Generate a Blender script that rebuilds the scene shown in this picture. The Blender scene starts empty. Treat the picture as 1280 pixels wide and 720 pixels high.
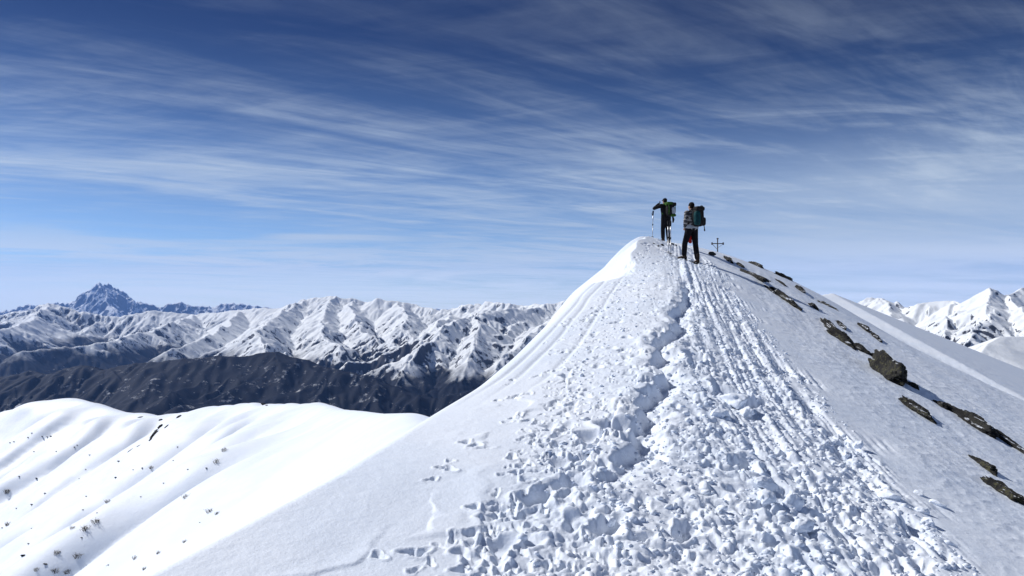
import bpy, bmesh, math, random
import numpy as np
from mathutils import Vector, Matrix

random.seed(7)
scene = bpy.context.scene
COL = scene.collection
R = math.radians
F = 967.0                      # focal length in photograph pixels (1280 wide)

def ray(px, py, D):            # a point seen at a pixel of the photograph, D metres ahead
    return ((px - 640.0) / F * D, D, (385.0 - py) / F * D)

# ------------------------------------------------------------------ noise
def _hash(ix, iy, seed):
    h = (ix.astype(np.int64) * 374761393 + iy.astype(np.int64) * 668265263 + seed * 1274126177) & 0xffffffff
    h = ((h ^ (h >> 13)) * 1274126177) & 0xffffffff
    h = ((h ^ (h >> 16)) * 2246822519) & 0xffffffff
    return ((h ^ (h >> 15)) & 0xffffff).astype(np.float32) / np.float32(0x1000000)

def perlin(x, y, seed=0):
    x0 = np.floor(x); y0 = np.floor(y)
    fx = (x - x0).astype(np.float32); fy = (y - y0).astype(np.float32)
    ix = x0.astype(np.int64); iy = y0.astype(np.int64)
    u = fx * fx * fx * (fx * (fx * 6 - 15) + 10); v = fy * fy * fy * (fy * (fy * 6 - 15) + 10)
    def g(i, j):
        a = _hash(ix + i, iy + j, seed) * np.float32(6.2831853)
        return np.cos(a) * (fx - i) + np.sin(a) * (fy - j)
    a = g(0, 0); b = g(1, 0); c = g(0, 1); d = g(1, 1)
    return (a + (b - a) * u) * (1 - v) + (c + (d - c) * u) * v * 1.0

def fbm(x, y, octv=4, seed=0, gain=0.5, lac=2.03):
    s = 0; a = 1.0
    for k in range(octv):
        s = s + a * perlin(x, y, seed + k * 17); x = x * lac + 3.1; y = y * lac + 1.7; a *= gain
    return s

def ridged(x, y, octv=4, seed=0, gain=0.5):
    s = 0; a = 1.0; w = 1.0
    for k in range(octv):
        n = 1 - np.abs(perlin(x, y, seed + k * 31)) * 1.8
        n = n * n * w; w = np.clip(n * 1.6, 0, 1)
        s = s + a * n; x = x * 2.07 + 5.2; y = y * 2.07 + 1.3; a *= gain
    return s

def worley(x, y, seed=0):      # distance to nearest point and that cell's own random number
    ix = np.floor(x); iy = np.floor(y)
    best = np.full(x.shape, 9.0, np.float32); rnd = np.zeros(x.shape, np.float32)
    for i in (-1, 0, 1):
        for j in (-1, 0, 1):
            cx = ix + i; cy = iy + j
            hx = _hash(cx, cy, seed); hy = _hash(cx, cy, seed + 91); 
            d = (cx + hx - x) ** 2 + (cy + hy - y) ** 2
            m = d < best
            best = np.where(m, d, best).astype(np.float32)
            rnd = np.where(m, _hash(cx, cy, seed + 47), rnd)
    return np.sqrt(best), rnd

def lumps(x, y, seed, dens, R=.95):
    """rounded lumps of unequal height that crease where they meet, with gaps"""
    ix = np.floor(x); iy = np.floor(y); best = np.zeros(x.shape, np.float32)
    for i in (-1, 0, 1):
        for j in (-1, 0, 1):
            cx = ix + i; cy = iy + j
            r = _hash(cx, cy, seed + 47)
            rr = R * (.35 + .65 * _hash(cx, cy, seed + 13))
            d = ((cx + .15 + .7 * _hash(cx, cy, seed) - x) ** 2 + (cy + .15 + .7 * _hash(cx, cy, seed + 91) - y) ** 2) / (rr * rr)
            h = np.where(r < dens, (.3 + .7 * r / dens) * rr, 0) * np.clip(1 - d, 0, 1) ** .8 * 1.25
            best = np.maximum(best, h)
    return best

def box(a, n, axis):
    if n < 1: return a
    pad = [(0, 0), (0, 0)]; pad[axis] = (n + 1, n)
    c = np.cumsum(np.pad(a, pad, mode='edge'), axis=axis)
    k = 2 * n + 1
    return (c[k:] - c[:-k]) / k if axis == 0 else (c[:, k:] - c[:, :-k]) / k

def sstep(a, b, x):
    t = np.clip((x - a) / (b - a), 0, 1)
    return t * t * (3 - 2 * t)

def smin(a, b, w):
    h = np.clip(0.5 + 0.5 * (b - a) / w, 0, 1)
    return b + (a - b) * h - w * h * (1 - h)

def smax(a, b, w):
    return -smin(-a, -b, w)

# ------------------------------------------------------------------ mesh and tags
def tag(o, label=None, cat=None, group=None, kind=None):
    if label: o['label'] = label
    if cat: o['category'] = cat
    if group: o['group'] = group
    if kind: o['kind'] = kind
    return o

def link(name, me, mat=None, parent=None, smooth=True):
    o = bpy.data.objects.new(name, me); COL.objects.link(o)
    if mat: me.materials.clear(); me.materials.append(mat)
    if parent: o.parent = parent
    if smooth: me.shade_smooth()
    return o

def grid_mesh(name, X, Y, Z):
    nr, nc = X.shape
    co = np.stack([X, Y, Z], -1).reshape(-1, 3).astype(np.float32)
    r, c = np.meshgrid(np.arange(nr - 1), np.arange(nc - 1), indexing='ij')
    a = (r * nc + c).ravel()
    q = np.stack([a, a + 1, a + nc + 1, a + nc], -1).astype(np.int32)
    me = bpy.data.meshes.new(name)
    me.vertices.add(len(co)); me.vertices.foreach_set('co', co.ravel())
    me.loops.add(q.size); me.loops.foreach_set('vertex_index', q.ravel())
    me.polygons.add(len(q)); me.polygons.foreach_set('loop_start', np.arange(0, q.size, 4, dtype=np.int32))
    me.update(calc_edges=True)
    return me

# ------------------------------------------------------------------ materials
class NT:
    def __init__(s, mat):
        s.t = mat.node_tree; s.n = s.t.nodes; s.l = s.t.links
    def new(s, typ, **kw):
        n = s.n.new(typ)
        for k, v in kw.items():
            if k in ('operation', 'blend_type', 'data_type', 'noise_dimensions', 'feature', 'distance', 'normalize', 'interpolation_type', 'clamp', 'vector_type', 'sky_type', 'noise_type'):
                setattr(n, k, v)
        return n
    def put(s, sock, v):
        if isinstance(v, bpy.types.NodeSocket): s.l.new(v, sock)
        else: sock.default_value = v
    def math(s, op, a, b=0.0, c=None, clamp=False):
        n = s.n.new('ShaderNodeMath'); n.operation = op; n.use_clamp = clamp
        s.put(n.inputs[0], a); s.put(n.inputs[1], b)
        if c is not None: s.put(n.inputs[2], c)
        return n.outputs[0]
    def vmath(s, op, a, b):
        n = s.n.new('ShaderNodeVectorMath'); n.operation = op
        s.put(n.inputs[0], a); s.put(n.inputs[1], b)
        return n.outputs[0]
    def mix(s, f, a, b, bt='MIX'):
        n = s.n.new('ShaderNodeMix'); n.data_type = 'RGBA'; n.blend_type = bt
        s.put(n.inputs[0], f); s.put(n.inputs[6], a); s.put(n.inputs[7], b)
        return n.outputs[2]
    def ss(s, lo, hi, v, to0=0.0, to1=1.0):
        n = s.n.new('ShaderNodeMapRange'); n.interpolation_type = 'SMOOTHSTEP'
        s.put(n.inputs[0], v); s.put(n.inputs[1], lo); s.put(n.inputs[2], hi); s.put(n.inputs[3], to0); s.put(n.inputs[4], to1)
        return n.outputs[0]
    def noise(s, vec, scale, detail=4, rough=0.55, dist=0.0):
        n = s.n.new('ShaderNodeTexNoise')
        if vec is not None: s.l.new(vec, n.inputs['Vector'])
        n.inputs['Scale'].default_value = scale; n.inputs['Detail'].default_value = detail
        n.inputs['Roughness'].default_value = rough; n.inputs['Distortion'].default_value = dist
        return n.outputs[0]
    def bump(s, h, strength, dist):
        n = s.n.new('ShaderNodeBump'); n.inputs['Strength'].default_value = strength; n.inputs['Distance'].default_value = dist
        s.l.new(h, n.inputs['Height']); return n.outputs[0]

def material(name):
    m = bpy.data.materials.new(name); m.use_nodes = True
    return m, NT(m), m.node_tree.nodes['Principled BSDF']

def rgb(r, g, b): return (r, g, b, 1.0)

def simple(name, c, rough=0.7, c2=None, scale=30.0, bump=0.2, bdist=0.005, metal=0.0, lo=.42, hi=.62):
    m, t, b = material(name)
    tc = t.n.new('ShaderNodeTexCoord').outputs['Object']
    n = t.noise(tc, scale, 5)
    c2 = c2 or tuple(x * 0.7 for x in c)
    t.put(b.inputs['Base Color'], t.mix(t.ss(lo, hi, n), rgb(*c), rgb(*c2)))
    b.inputs['Roughness'].default_value = rough; b.inputs['Metallic'].default_value = metal
    if rough > .6: b.inputs['Specular IOR Level'].default_value = .12
    if bump: t.put(b.inputs['Normal'], t.bump(n, bump, bdist))
    return m

def snow_material():
    m, t, b = material('snow')
    tc = t.n.new('ShaderNodeTexCoord').outputs['Object']
    n1 = t.noise(tc, 48, 5, .7); n2 = t.noise(tc, 8, 5, .65); n4 = t.noise(tc, 1.7, 5, .65); n3 = t.noise(tc, 0.6, 3)
    t.put(b.inputs['Base Color'], t.mix(t.ss(.35, .65, n3), rgb(.82, .87, .95), rgb(.77, .835, .935)))
    b.inputs['Roughness'].default_value = .55
    b.inputs['Specular IOR Level'].default_value = .25
    h = t.math('ADD', t.math('MULTIPLY', n1, .35), n2)
    h = t.math('ADD', h, t.math('MULTIPLY', n4, 2.5))
    t.put(b.inputs['Normal'], t.bump(h, .42, .026))
    return m

def alpine_material(name, tree_lo, tree_hi, rock=(.042, .046, .058), forest=(.004, .0065, .015), sl=.58, patch=.60):
    m, t, b = material(name)
    tc = t.n.new('ShaderNodeTexCoord').outputs['Object']
    geo = t.n.new('ShaderNodeNewGeometry')
    sep = t.n.new('ShaderNodeSeparateXYZ'); t.l.new(geo.outputs['Normal'], sep.inputs[0])
    nz = sep.outputs[2]; nx = sep.outputs[0]
    sp = t.n.new('ShaderNodeSeparateXYZ'); t.l.new(tc, sp.inputs[0]); z = sp.outputs[2]
    big = t.noise(tc, 1 / 900, 3); mid = t.noise(tc, 1 / 210, 6, .7); fine = t.noise(tc, 1 / 45, 5, .7)
    # wind and sun strip the snow from steep faces, more so low down
    wob = t.math('ADD', t.math('MULTIPLY', t.math('SUBTRACT', mid, .5), .46), t.math('MULTIPLY', t.math('SUBTRACT', fine, .5), .50))
    s = t.math('ADD', nz, wob)
    low = t.ss(-600.0, 150.0, z, .10, 0.0)
    s = t.math('SUBTRACT', s, low)
    snow = t.ss(sl, sl + .07, s)
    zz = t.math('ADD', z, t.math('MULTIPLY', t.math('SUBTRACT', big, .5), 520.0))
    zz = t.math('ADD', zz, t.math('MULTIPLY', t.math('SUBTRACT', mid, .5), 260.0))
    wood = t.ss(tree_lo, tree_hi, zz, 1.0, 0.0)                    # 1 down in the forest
    clear = t.ss(patch, patch + .10, t.math('ADD', t.math('MULTIPLY', fine, .55), t.math('MULTIPLY', mid, .5)))
    fsnow = t.math('MULTIPLY', clear, .55)
    rockc = t.mix(fine, rgb(*rock), rgb(rock[0] * 1.7, rock[1] * 1.6, rock[2] * 1.5))
    bare = t.mix(snow, rockc, rgb(.84, .87, .90))
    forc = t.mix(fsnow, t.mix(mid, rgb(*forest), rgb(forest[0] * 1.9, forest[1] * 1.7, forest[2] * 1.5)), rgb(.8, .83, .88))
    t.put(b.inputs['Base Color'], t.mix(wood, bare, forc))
    b.inputs['Roughness'].default_value = .8; b.inputs['Specular IOR Level'].default_value = .1
    t.put(b.inputs['Normal'], t.bump(t.math('ADD', mid, t.math('MULTIPLY', fine, .4)), .3, 22.0))
    return m

def rock_material(name, lichen):
    m, t, b = material(name)
    tc = t.n.new('ShaderNodeTexCoord').outputs['Object']
    n1 = t.noise(tc, 3.5, 6, .65); n2 = t.noise(tc, 14, 5, .7); n3 = t.noise(tc, 45, 3, .6)
    c = t.mix(t.ss(.35, .65, n1), rgb(.012, .012, .0125), rgb(.036, .035, .034))
    li = t.ss(.52, .60, t.math('ADD', t.math('MULTIPLY', n2, .7), t.math('MULTIPLY', n1, .3)))
    c = t.mix(t.math('MULTIPLY', li, lichen), c, rgb(.11, .108, .05))
    c = t.mix(t.math('MULTIPLY', t.ss(.6, .68, n3), .4), c, rgb(.09, .085, .08))
    geo = t.n.new('ShaderNodeNewGeometry'); sz = t.n.new('ShaderNodeSeparateXYZ'); t.l.new(geo.outputs['Normal'], sz.inputs[0])
    cap = t.ss(.97, 1.07, t.math('ADD', sz.outputs[2], t.math('MULTIPLY', t.math('SUBTRACT', n1, .5), .9)))
    c = t.mix(cap, c, rgb(.80, .84, .91))
    t.put(b.inputs['Base Color'], c); b.inputs['Roughness'].default_value = .9
    t.put(b.inputs['Normal'], t.bump(t.math('ADD', n2, t.math('MULTIPLY', n3, .4)), .9, .06)); b.inputs['Specular IOR Level'].default_value = .2
    return m

SNOW = snow_material()

# ================================================================== near ridge
def table(pts, wide=1.0):
    """smooth curve through rows of (y, value...) as a function of y"""
    p = np.array(pts, float); lo, hi = p[0, 0], p[-1, 0]
    ly = np.linspace(math.log(lo), math.log(hi), 2400)
    cols = []
    for k in range(1, p.shape[1]):
        v = np.interp(np.exp(ly), p[:, 0], p[:, k])
        n = int(60 * wide); kern = np.hanning(2 * n + 3)[1:-1]; kern /= kern.sum()
        vp = np.concatenate([2 * v[0] - v[n:0:-1], v, 2 * v[-1] - v[-2:-n - 2:-1]])
        cols.append(np.convolve(vp, kern, 'valid'))
    return lambda y: [np.interp(np.log(np.maximum(y, lo)), ly, c) for c in cols]

LIP = table([(1, -3.2, -1.75), (3, -2.4, -1.55), (4.2, -2.04, -1.45), (6, -1.42, -1.29), (9, -.88, -1.16), (10, -.43, -.97), (12.2, .12, -.64),
             (15, .78, -.16), (17.6, 1.32, .25), (20, 1.96, .70), (22.5, 2.62, 1.55), (25, 3.5, 2.50), (27.5, 4.35, 3.0), (30, 5.0, 2.85), (34, 5.6, 2.9), (40, 6.6, 3.2),
             (60, 11, 3.9), (80, 16, 3.4), (120, 26, 0), (420, 100, -80)], .5)
PATH = table([(1, .2, -1.95), (3, .7, -1.75), (4.6, 1.0, -1.60), (7, 1.4, -1.20), (10, 2.0, -.68), (14, 2.95, .0), (18, 3.9, .72), (22, 4.85, 1.37), (25, 5.4, 1.95), (28, 5.85, 2.42),
              (31, 6.25, 2.78), (40, 8.6, 3.4), (60, 15.6, 4.45), (80, 21, 3.6), (120, 32, 0), (420, 120, -80)])
EDGE = table([(1, 4.0, -3.0), (4, 4.6, -2.5), (8.5, 5.45, -2.02), (12, 6.5, -1.62), (14, 6.8, -1.16), (17, 7.4, -.7), (22, 9.0, .11), (25, 9.6, .6), (30, 10.5, 1.3), (40, 13, 2.4), (60, 19, 3.5),
              (80, 25, 1.5), (120, 38, -6), (420, 140, -90)])
SPUR = table([(1, -1.6, -7), (7, -.9, -2.2), (9, -.95, -1.5), (16, -2.07, -2.17), (30, -5, -4.1), (55, -12, -7.2), (80, -20, -9.8), (105, -32.4, -13.0), (130, -46, -15.9), (155, -62, -20.8), (180, -84, -25.2), (205, -108, -26.4), (230, -131, -26.6),
              (260, -172, -37), (300, -235, -47), (420, -420, -70)], .45)

def base_height(x, y):
    xl, zl = LIP(y); xc, zc = PATH(y); xr, zr = EDGE(y)
    L1 = zl + 1.30 * (x - xl)
    top = sstep(19.3, 21.5, y) * (1 - sstep(27.6, 29.5, y))          # the cornice under the two climbers
    wob = .16 * perlin(y * .9, y * 0 + 3.3, 5)
    L1 = np.where(x < xl, L1, L1)
    Lf = zl + .16 + .80 * (x - xl - 1.15 - 1.6 * wob)                         # its broken, sun-facing side
    L2 = zl + (zc - zl) / (xc - xl) * (x - xl)
    L3 = zc + (zr - zc) / (xr - xc) * (x - xc)
    L4 = zr - (.42 + .16 * sstep(17, 27, y)) * (x - xr)
    w = .10 + .016 * y
    a = smin(L2, L3, .25 + .01 * y)
    a = np.where(top > .001, a * (1 - top) + smin(a, Lf, .025) * top, a)
    a = smin(a, L1 + top * .05, w * (1 - .85 * top))
    a = smin(a, L4, .5 + .02 * y)
    # the broad slope beyond the rocks
    ycr = 70 + (x - 29) * .65
    far = 1.35 - .28 * (x - 29)
    dy = ycr - y
    far = far - np.where(dy > 0, .245 * dy, .5 * -dy) + .9 - np.sqrt(.81 + 0 * x) 
    far = np.where(x < 29, far - .40 * (29 - x), far)
    far = np.where(x < 10, far - .8 * (10 - x), far)
    a = smax(a, np.where(y > 15, far, -200.0), .6)
    # the bright side spur to the left
    xs, zs = SPUR(y); xs2, _ = SPUR(y + 2.0)
    ct = 1 / np.sqrt(1 + ((xs2 - xs) / 2.0) ** 2)
    u = (x - xs) * ct
    rw = .25 + .012 * y
    q = np.sqrt(u * u + rw * rw) - rw
    s = zs - np.where(u < 0, .70, .62) * q
    s = s + sstep(30, 120, y) * (.9 * perlin(y / 17.0, y * 0 + 2.2, 61) + .5 * perlin(y / 6.0, y * 0 + 4.2, 62))
    # ribs and shallow gullies running down its left face
    along = (y + .75 * -u) / 1.25
    wv = along + 2.6 * perlin(u / 17.0, along / 33.0, 6) + 6.5 * perlin(along / 30.0, u / 80.0, 9)
    rib = np.sqrt(np.sin(np.pi * (wv - 3.0) / 17.5) ** 2 + .004) + .32 * np.abs(np.sin(np.pi * (wv + 1.5 * perlin(u / 8.0, wv / 14.0, 5)) / 6.1)) * sstep(-.3, .3, perlin(wv / 20.0, u / 30.0, 12))
    rib2 = fbm(along / 5.0, u / 34.0, 2, 8)
    amt = sstep(.2, 10.0, -u) * sstep(20, 44, y)
    s = s + amt * (5.6 * rib + .6 * rib2 - 3.6)
    s = s + sstep(40, 90, y) * (.9 * fbm(x / 16, y / 16, 3, 4)) * sstep(-4, 12, np.abs(u)) 
    return smax(a, s, .12 + .006 * y)

def noisy_line(y, pts, seed, amp, sc):
    p = np.array(pts, float)
    return np.interp(y, p[:, 0], p[:, 1]) + amp * fbm(y / sc, y * 0 + seed * 1.7, 3, seed)

LEDGE = [(6.0, .62), (6.6, .78), (7.1, 1.07), (7.6, 1.16), (8.2, 1.25), (8.9, 1.50), (9.6, 1.75), (10.2, 1.86), (11.0, 2.02), (12.0, 2.24), (12.9, 2.60), (14.2, 2.92), (15.5, 3.38), (17.5, 3.85), (20, 4.35)]
LEFT_B = [(2, -.2), (4.6, .02), (6.2, .15), (8.3, .55), (13, 1.1), (17, 2.1), (20, 3.1), (26, 4.7), (40, 7)]
RIGHT_B = [(2, 3.2), (5, 3.35), (7.3, 3.6), (10, 4.2), (14, 4.75), (21, 5.7), (30, 7.2), (60, 15)]

def detail_height(x, y):
    """trodden snow: clods, crust, tracks. Real relief, metres."""
    d = np.zeros_like(x, dtype=np.float32)
    lb = noisy_line(y, LEFT_B, 11, .18, 1.1); rb = noisy_line(y, RIGHT_B, 23, .35, 1.6)
    patch = fbm(x * 1.1, y * .8, 3, 41)
    inL = sstep(-.35, .35, x - lb + patch * .32)
    inR = sstep(-.35, .45, rb - x + patch * .9)
    tr = inL * inR * (1 - sstep(34, 60, y))
    led = noisy_line(y, LEDGE, 31, .20, .8) + .03 * fbm(y / .25, x * .6, 3, 32)
    u = x - led                                   # right of the ledge is churned deepest
    deep = sstep(-.05, .1, u)
    heavy = tr * (.22 + .60 * sstep(.0, .3, u + 2.5 * sstep(6.6, 4.6, y)) * (1 - .35 * sstep(1.6, 2.6, u)))
    heavy = heavy * (.42 + .58 * sstep(-.28, .30, fbm(x * 1.5, y * 1.0, 3, 66)))
    # clods of three sizes, with their own heights and gaps
    wx = x + .05 * perlin(x * 6, y * 6, 51); wy = y + .05 * perlin(x * 6 + 9, y * 6, 52)
    for sz, amp, seed, dens in ((.30, .018, 61, .40), (.15, .028, 71, .5), (.085, .042, 81, .6), (.048, .044, 91, .65)):
        ca, sa = math.cos(seed * 1.3), math.sin(seed * 1.3)
        d += (heavy * amp * (lumps((wx * ca + wy * sa) / sz, (wy * ca - wx * sa) / (sz * 1.15), seed, dens) - .22)).astype(np.float32)
    d += (heavy * (.030 * ridged(x * 2.1, y * 1.5, 4, 33) - .025)).astype(np.float32)
    # lines worn by skis and sledges down the right half
    slope = .235 * y
    acr = x - np.interp(y, [2, 5, 10, 14, 21, 30], [2.6, 2.75, 3.2, 3.85, 5.1, 7])
    lines = np.abs(perlin(acr * 3.4 + .15 * perlin(x * 2, y * .5, 3), y * .10, 12)) + .6 * np.abs(perlin(acr * 8.5, y * .22, 13))
    lm = inR * sstep(-1.3, -.2, acr) * (1 - sstep(28, 40, y))
    d += (lm * (.13 * lines - .05)).astype(np.float32)
    # one sunk ski run at the right-hand border
    d += (-.07 * np.exp(-((x - rb + .25) / .10) ** 2) * sstep(4.6, 6, y) * (1 - sstep(12, 15, y)) * (.4 + .6 * sstep(-.2, .3, perlin(y * 1.1, y * 0, 77)))).astype(np.float32)
    # the ledge: snow stands at its left, trodden out at its right
    on = sstep(5.6, 7.4, y) * (1 - sstep(17.0, 20.0, y))
    dep = on * (.18 + .11 * perlin(y * 1.6, y * 0 + 2, 9))
    wall = .12 + .07 * (perlin(y * 2.5, x * 0, 19) + .5)
    prof = np.where(u < 0, 0, sstep(0, 1, u / wall)) * (1 - sstep(.08, .42 + .25 * perlin(y * .9, y * 0, 20), u) * .95)
    d -= (dep * prof).astype(np.float32)
    d += (on * .06 * np.exp(-((u + .12) / .14) ** 2) * (.5 + perlin(x * 4, y * 3, 5))).astype(np.float32)
    # cracks in the slab by the ledge
    cr = x - np.interp(y, [6.6, 7.3, 8.1, 9.0], [.62, .86, 1.10, 1.22])
    d -= (.05 * np.exp(-(cr / .022) ** 2) * sstep(6.5, 6.8, y) * (1 - sstep(7.9, 8.3, y))).astype(np.float32)
    # crust shelves of wind-packed snow on the untouched part
    smooth = 1 - tr
    nearw = 1 - sstep(35, 70, y)
    sh = perlin(x * 2.3 - y * 1.2 + 1.0 * fbm(x * 1.3, y * 1.3, 3, 7), (x + y) * .7, 14)
    shelf = sstep(.08, .24, sh) - sstep(.24, .7, sh)
    d += (smooth * nearw * (1 - sstep(-.5, .5, x - lb)) * sstep(.3, 1.3, x - LIP(y)[0]) * (.026 * shelf * sstep(.0, .3, perlin(x * .35, y * .35, 15) + .25) + .014 * perlin(x * 2.2, y * 1.1, 16) + .03 * perlin(x * .6, y * .5, 18))).astype(np.float32)
    rb2 = sstep(0, 1.0, x - rb)
    ac2 = x - .23 * y + .1 * perlin(x, y * .5, 28)
    d += (rb2 * nearw * (.014 * perlin(ac2 * 5, y * .4, 29) * sstep(-.2, .4, perlin(x * .5, y * .3, 36)) + .030 * perlin(ac2 * 1.3, y * .45, 30) + .008 * ridged(x * 4, y * 4, 3, 34) + .010 * perlin(x * 2.4, y * 2.2, 35))).astype(np.float32)
    fs = sstep(10, 26, x - .2 * y)
    d += (fs * .05 * perlin(x * .8, y * .8, 39) + fs * .04 * perlin(x * 2.6, y * 2.6, 40)).astype(np.float32)
    # two faint ski tracks along the lip
    for off in (.28, .52, .95):
        g = x - (LIP(y)[0] + off + .05 * perlin(y * .5, y * 0 + off * 9, 3))
        d -= (.018 * np.exp(-(g / .045) ** 2) * sstep(8.5, 11, y) * (1 - sstep(19, 23, y))).astype(np.float32)
    return d

def spaced(lo, hi, step):      # rows whose spacing grows with distance
    out = [lo]
    while out[-1] < hi: out.append(out[-1] + step(out[-1]))
    return np.array(out)

YS = spaced(1.0, 400.0, lambda y: .06 if y < 3.2 else (.0030 * y if y < 26 else min(.013 * y, .0030 * y + (y - 26) * .004)))
SS = np.concatenate([np.arange(-1.15, -.34, .0034), np.arange(-.34, -.14, .0012), np.arange(-.14, .62, .00088), np.arange(.62, 1.1, .0034)])
GS, GY = np.meshgrid(SS, YS)
GX = GS * (GY + 1.0)
GZ = base_height(GX, GY)
m = GY[:, 0] < 62
k = int(m.sum())
GZ[:k] += detail_height(GX[:k], GY[:k])

rng = np.random.default_rng(5)
PIT = np.zeros_like(GZ); RIM = np.zeros_like(GZ)
def stamp(x0, y0, ln, wd, ang, dep, rim=.3):
    """press one elongated print into the snow and push up its rim"""
    rad = max(ln, wd) * 1.9; dep = min(dep, .75 * wd)
    r0, r1 = np.searchsorted(YS, [y0 - rad, y0 + rad])
    c0, c1 = np.searchsorted(SS, [(x0 - rad) / (y0 + 1), (x0 + rad) / (y0 + 1)])
    if r1 - r0 < 2 or c1 - c0 < 2: return
    X = GX[r0:r1, c0:c1] - x0; Y = GY[r0:r1, c0:c1] - y0
    ca, sa = math.cos(ang), math.sin(ang)
    q = np.sqrt(((X * ca + Y * sa) / ln) ** 2 + ((-X * sa + Y * ca) / wd) ** 2)
    q = q * (1 + .22 * np.sin(3 * np.arctan2(Y, X) + x0 * 40))
    V = PIT[r0:r1, c0:c1]; np.minimum(V, -dep * (1 - sstep(.35, 1.08, q)), out=V)
    V = RIM[r0:r1, c0:c1]; np.maximum(V, rim * dep * np.exp(-((q - 1.28) / .24) ** 2), out=V)

# boot prints over the trodden strip
for i in range(420):
    y0 = float(np.exp(rng.uniform(math.log(3.2), math.log(27))))
    l = np.interp(y0, *zip(*LEFT_B)); r = np.interp(y0, *zip(*RIGHT_B))
    x0 = rng.uniform(l - .1, r)
    stamp(x0, y0, rng.uniform(.09, .15), rng.uniform(.045, .075), math.atan2(1, .22) + rng.normal(0, .5), rng.uniform(.015, .055), rng.uniform(.05, .3))
for i in range(1700):                           # small crisp prints left of the ledge
    y0 = float(np.exp(rng.uniform(math.log(4.0), math.log(24))))
    l = np.interp(y0, *zip(*LEFT_B)); r = np.interp(y0, *zip(*LEDGE))
    x0 = r - (r - l + .25) * rng.random() ** 1.15
    if float(fbm(np.array([x0 * 1.3]), np.array([y0 * .9]), 2, 88)[0]) < -.12: continue
    stamp(x0, y0, rng.uniform(.016, .062), rng.uniform(.012, .030), rng.normal(.9, .8), rng.uniform(.02, .05), rng.uniform(.1, .35))
# straggling prints, alone and in bunches, over the smooth left part
for i in range(75):
    y0 = float(np.exp(rng.uniform(math.log(4.0), math.log(24))))
    l = np.interp(y0, *zip(*LEFT_B)); e = float(LIP(np.array([y0]))[0][0])
    x0 = l - abs(rng.normal(0, .38)) + .1
    if x0 < e + .25: continue
    for j in range(int(rng.integers(1, 6))):
        stamp(x0 + rng.normal(0, .10), y0 + rng.normal(0, .16), rng.uniform(.035, .09), rng.uniform(.02, .05), rng.uniform(0, 3.1), rng.uniform(.02, .07), .35)
# big hollows where people sat or slid
for (px, py, D, ln, wd, dp) in ((770, 540, 7.5, .22, .15, .13), (735, 553, 7.2, .15, .11, .10), (700, 590, 6.5, .16, .10, .10), (672, 640, 5.7, .22, .10, .11), (625, 700, 4.9, .14, .09, .11), (940, 480, 9.4, .30, .12, .20),
                             (905, 485, 9.6, .2, .15, .12), (930, 560, 7.0, .22, .12, .14), (1020, 660, 5.1, .20, .08, .12), (860, 640, 5.4, .2, .09, .10), (760, 655, 5.3, .25, .10, .12), (715, 615, 6.0, .18, .10, .1), (870, 440, 11, .3, .15, .14)):
    stamp((px - 640) / F * D, D, ln, wd, 1.2 + .5 * math.sin(px), dp * .75, .3)

GZ += PIT + RIM * np.clip(1 + PIT / .012, 0, 1)
def ground(x, y):
    r = np.interp(y, YS, np.arange(len(YS))); c = np.interp(x / (y + 1), SS, np.arange(len(SS)))
    r0 = min(int(r), len(YS) - 2); c0 = min(int(c), len(SS) - 2); fr = r - r0; fc = c - c0
    return float((GZ[r0, c0] * (1 - fc) + GZ[r0, c0 + 1] * fc) * (1 - fr) + (GZ[r0 + 1, c0] * (1 - fc) + GZ[r0 + 1, c0 + 1] * fc) * fr)

def seat(px, py, D0=3.5, D1=380.0):
    """where the sight line through that point of the photograph meets the snow"""
    ys = np.exp(np.linspace(math.log(D0), math.log(D1), 1400)); xs = (px - 640) / F * ys; zs = (385 - py) / F * ys
    for x, y, z in zip(xs, ys, zs):
        if ground(x, y) >= z: return Vector((x, y, ground(x, y)))
    return seat(px, py + 1.5, D0, D1)

me = grid_mesh('snow_ridge', GX, GY, GZ)
tag(link('snow_ridge', me, SNOW), kind='structure', label='trampled snow ridge climbing to the two hikers with a smooth left lip')

# ================================================================== far mountains
def gully(px, py, dx, dy, seed):
    """stripes that run down the fall line (dx, dy), one cell per unit"""
    ix = np.floor(px); iy = np.floor(py); C = 0; S = 0; W = 0
    for i in (-1, 0, 1):
        for j in (-1, 0, 1):
            cx = ix + i; cy = iy + j
            ox = cx + _hash(cx, cy, seed) - px; oy = cy + _hash(cx, cy, seed + 5) - py
            w = np.exp(-2.2 * (ox * ox + oy * oy))
            ph = (ox * -dy + oy * dx) * 6.2832 * .9
            C = C + w * np.cos(ph); S = S + w * np.sin(ph); W = W + w
    return C / np.sqrt(C * C + S * S + 1e-3)

def crest_field(X, Y, lines, floor, k=.68):
    """cones and prisms under each crest polyline, joined at their creases"""
    H = np.full(X.shape, -9e3)
    for pts, kk in lines:
        best = np.full(X.shape, -9e3)
        for (a, b) in zip(pts[:-1], pts[1:]):
            ax, ay, az = a; bx, by, bz = b
            ex, ey = bx - ax, by - ay; L = ex * ex + ey * ey + 1e-6
            t = np.clip(((X - ax) * ex + (Y - ay) * ey) / L, 0, 1)
            d = np.hypot(X - ax - t * ex, Y - ay - t * ey)
            best = np.maximum(best, az + (bz - az) * t - kk * k * d / (1 + d / 9000.0))
        H = np.maximum(H, best)
    return np.maximum(H, floor)

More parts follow.
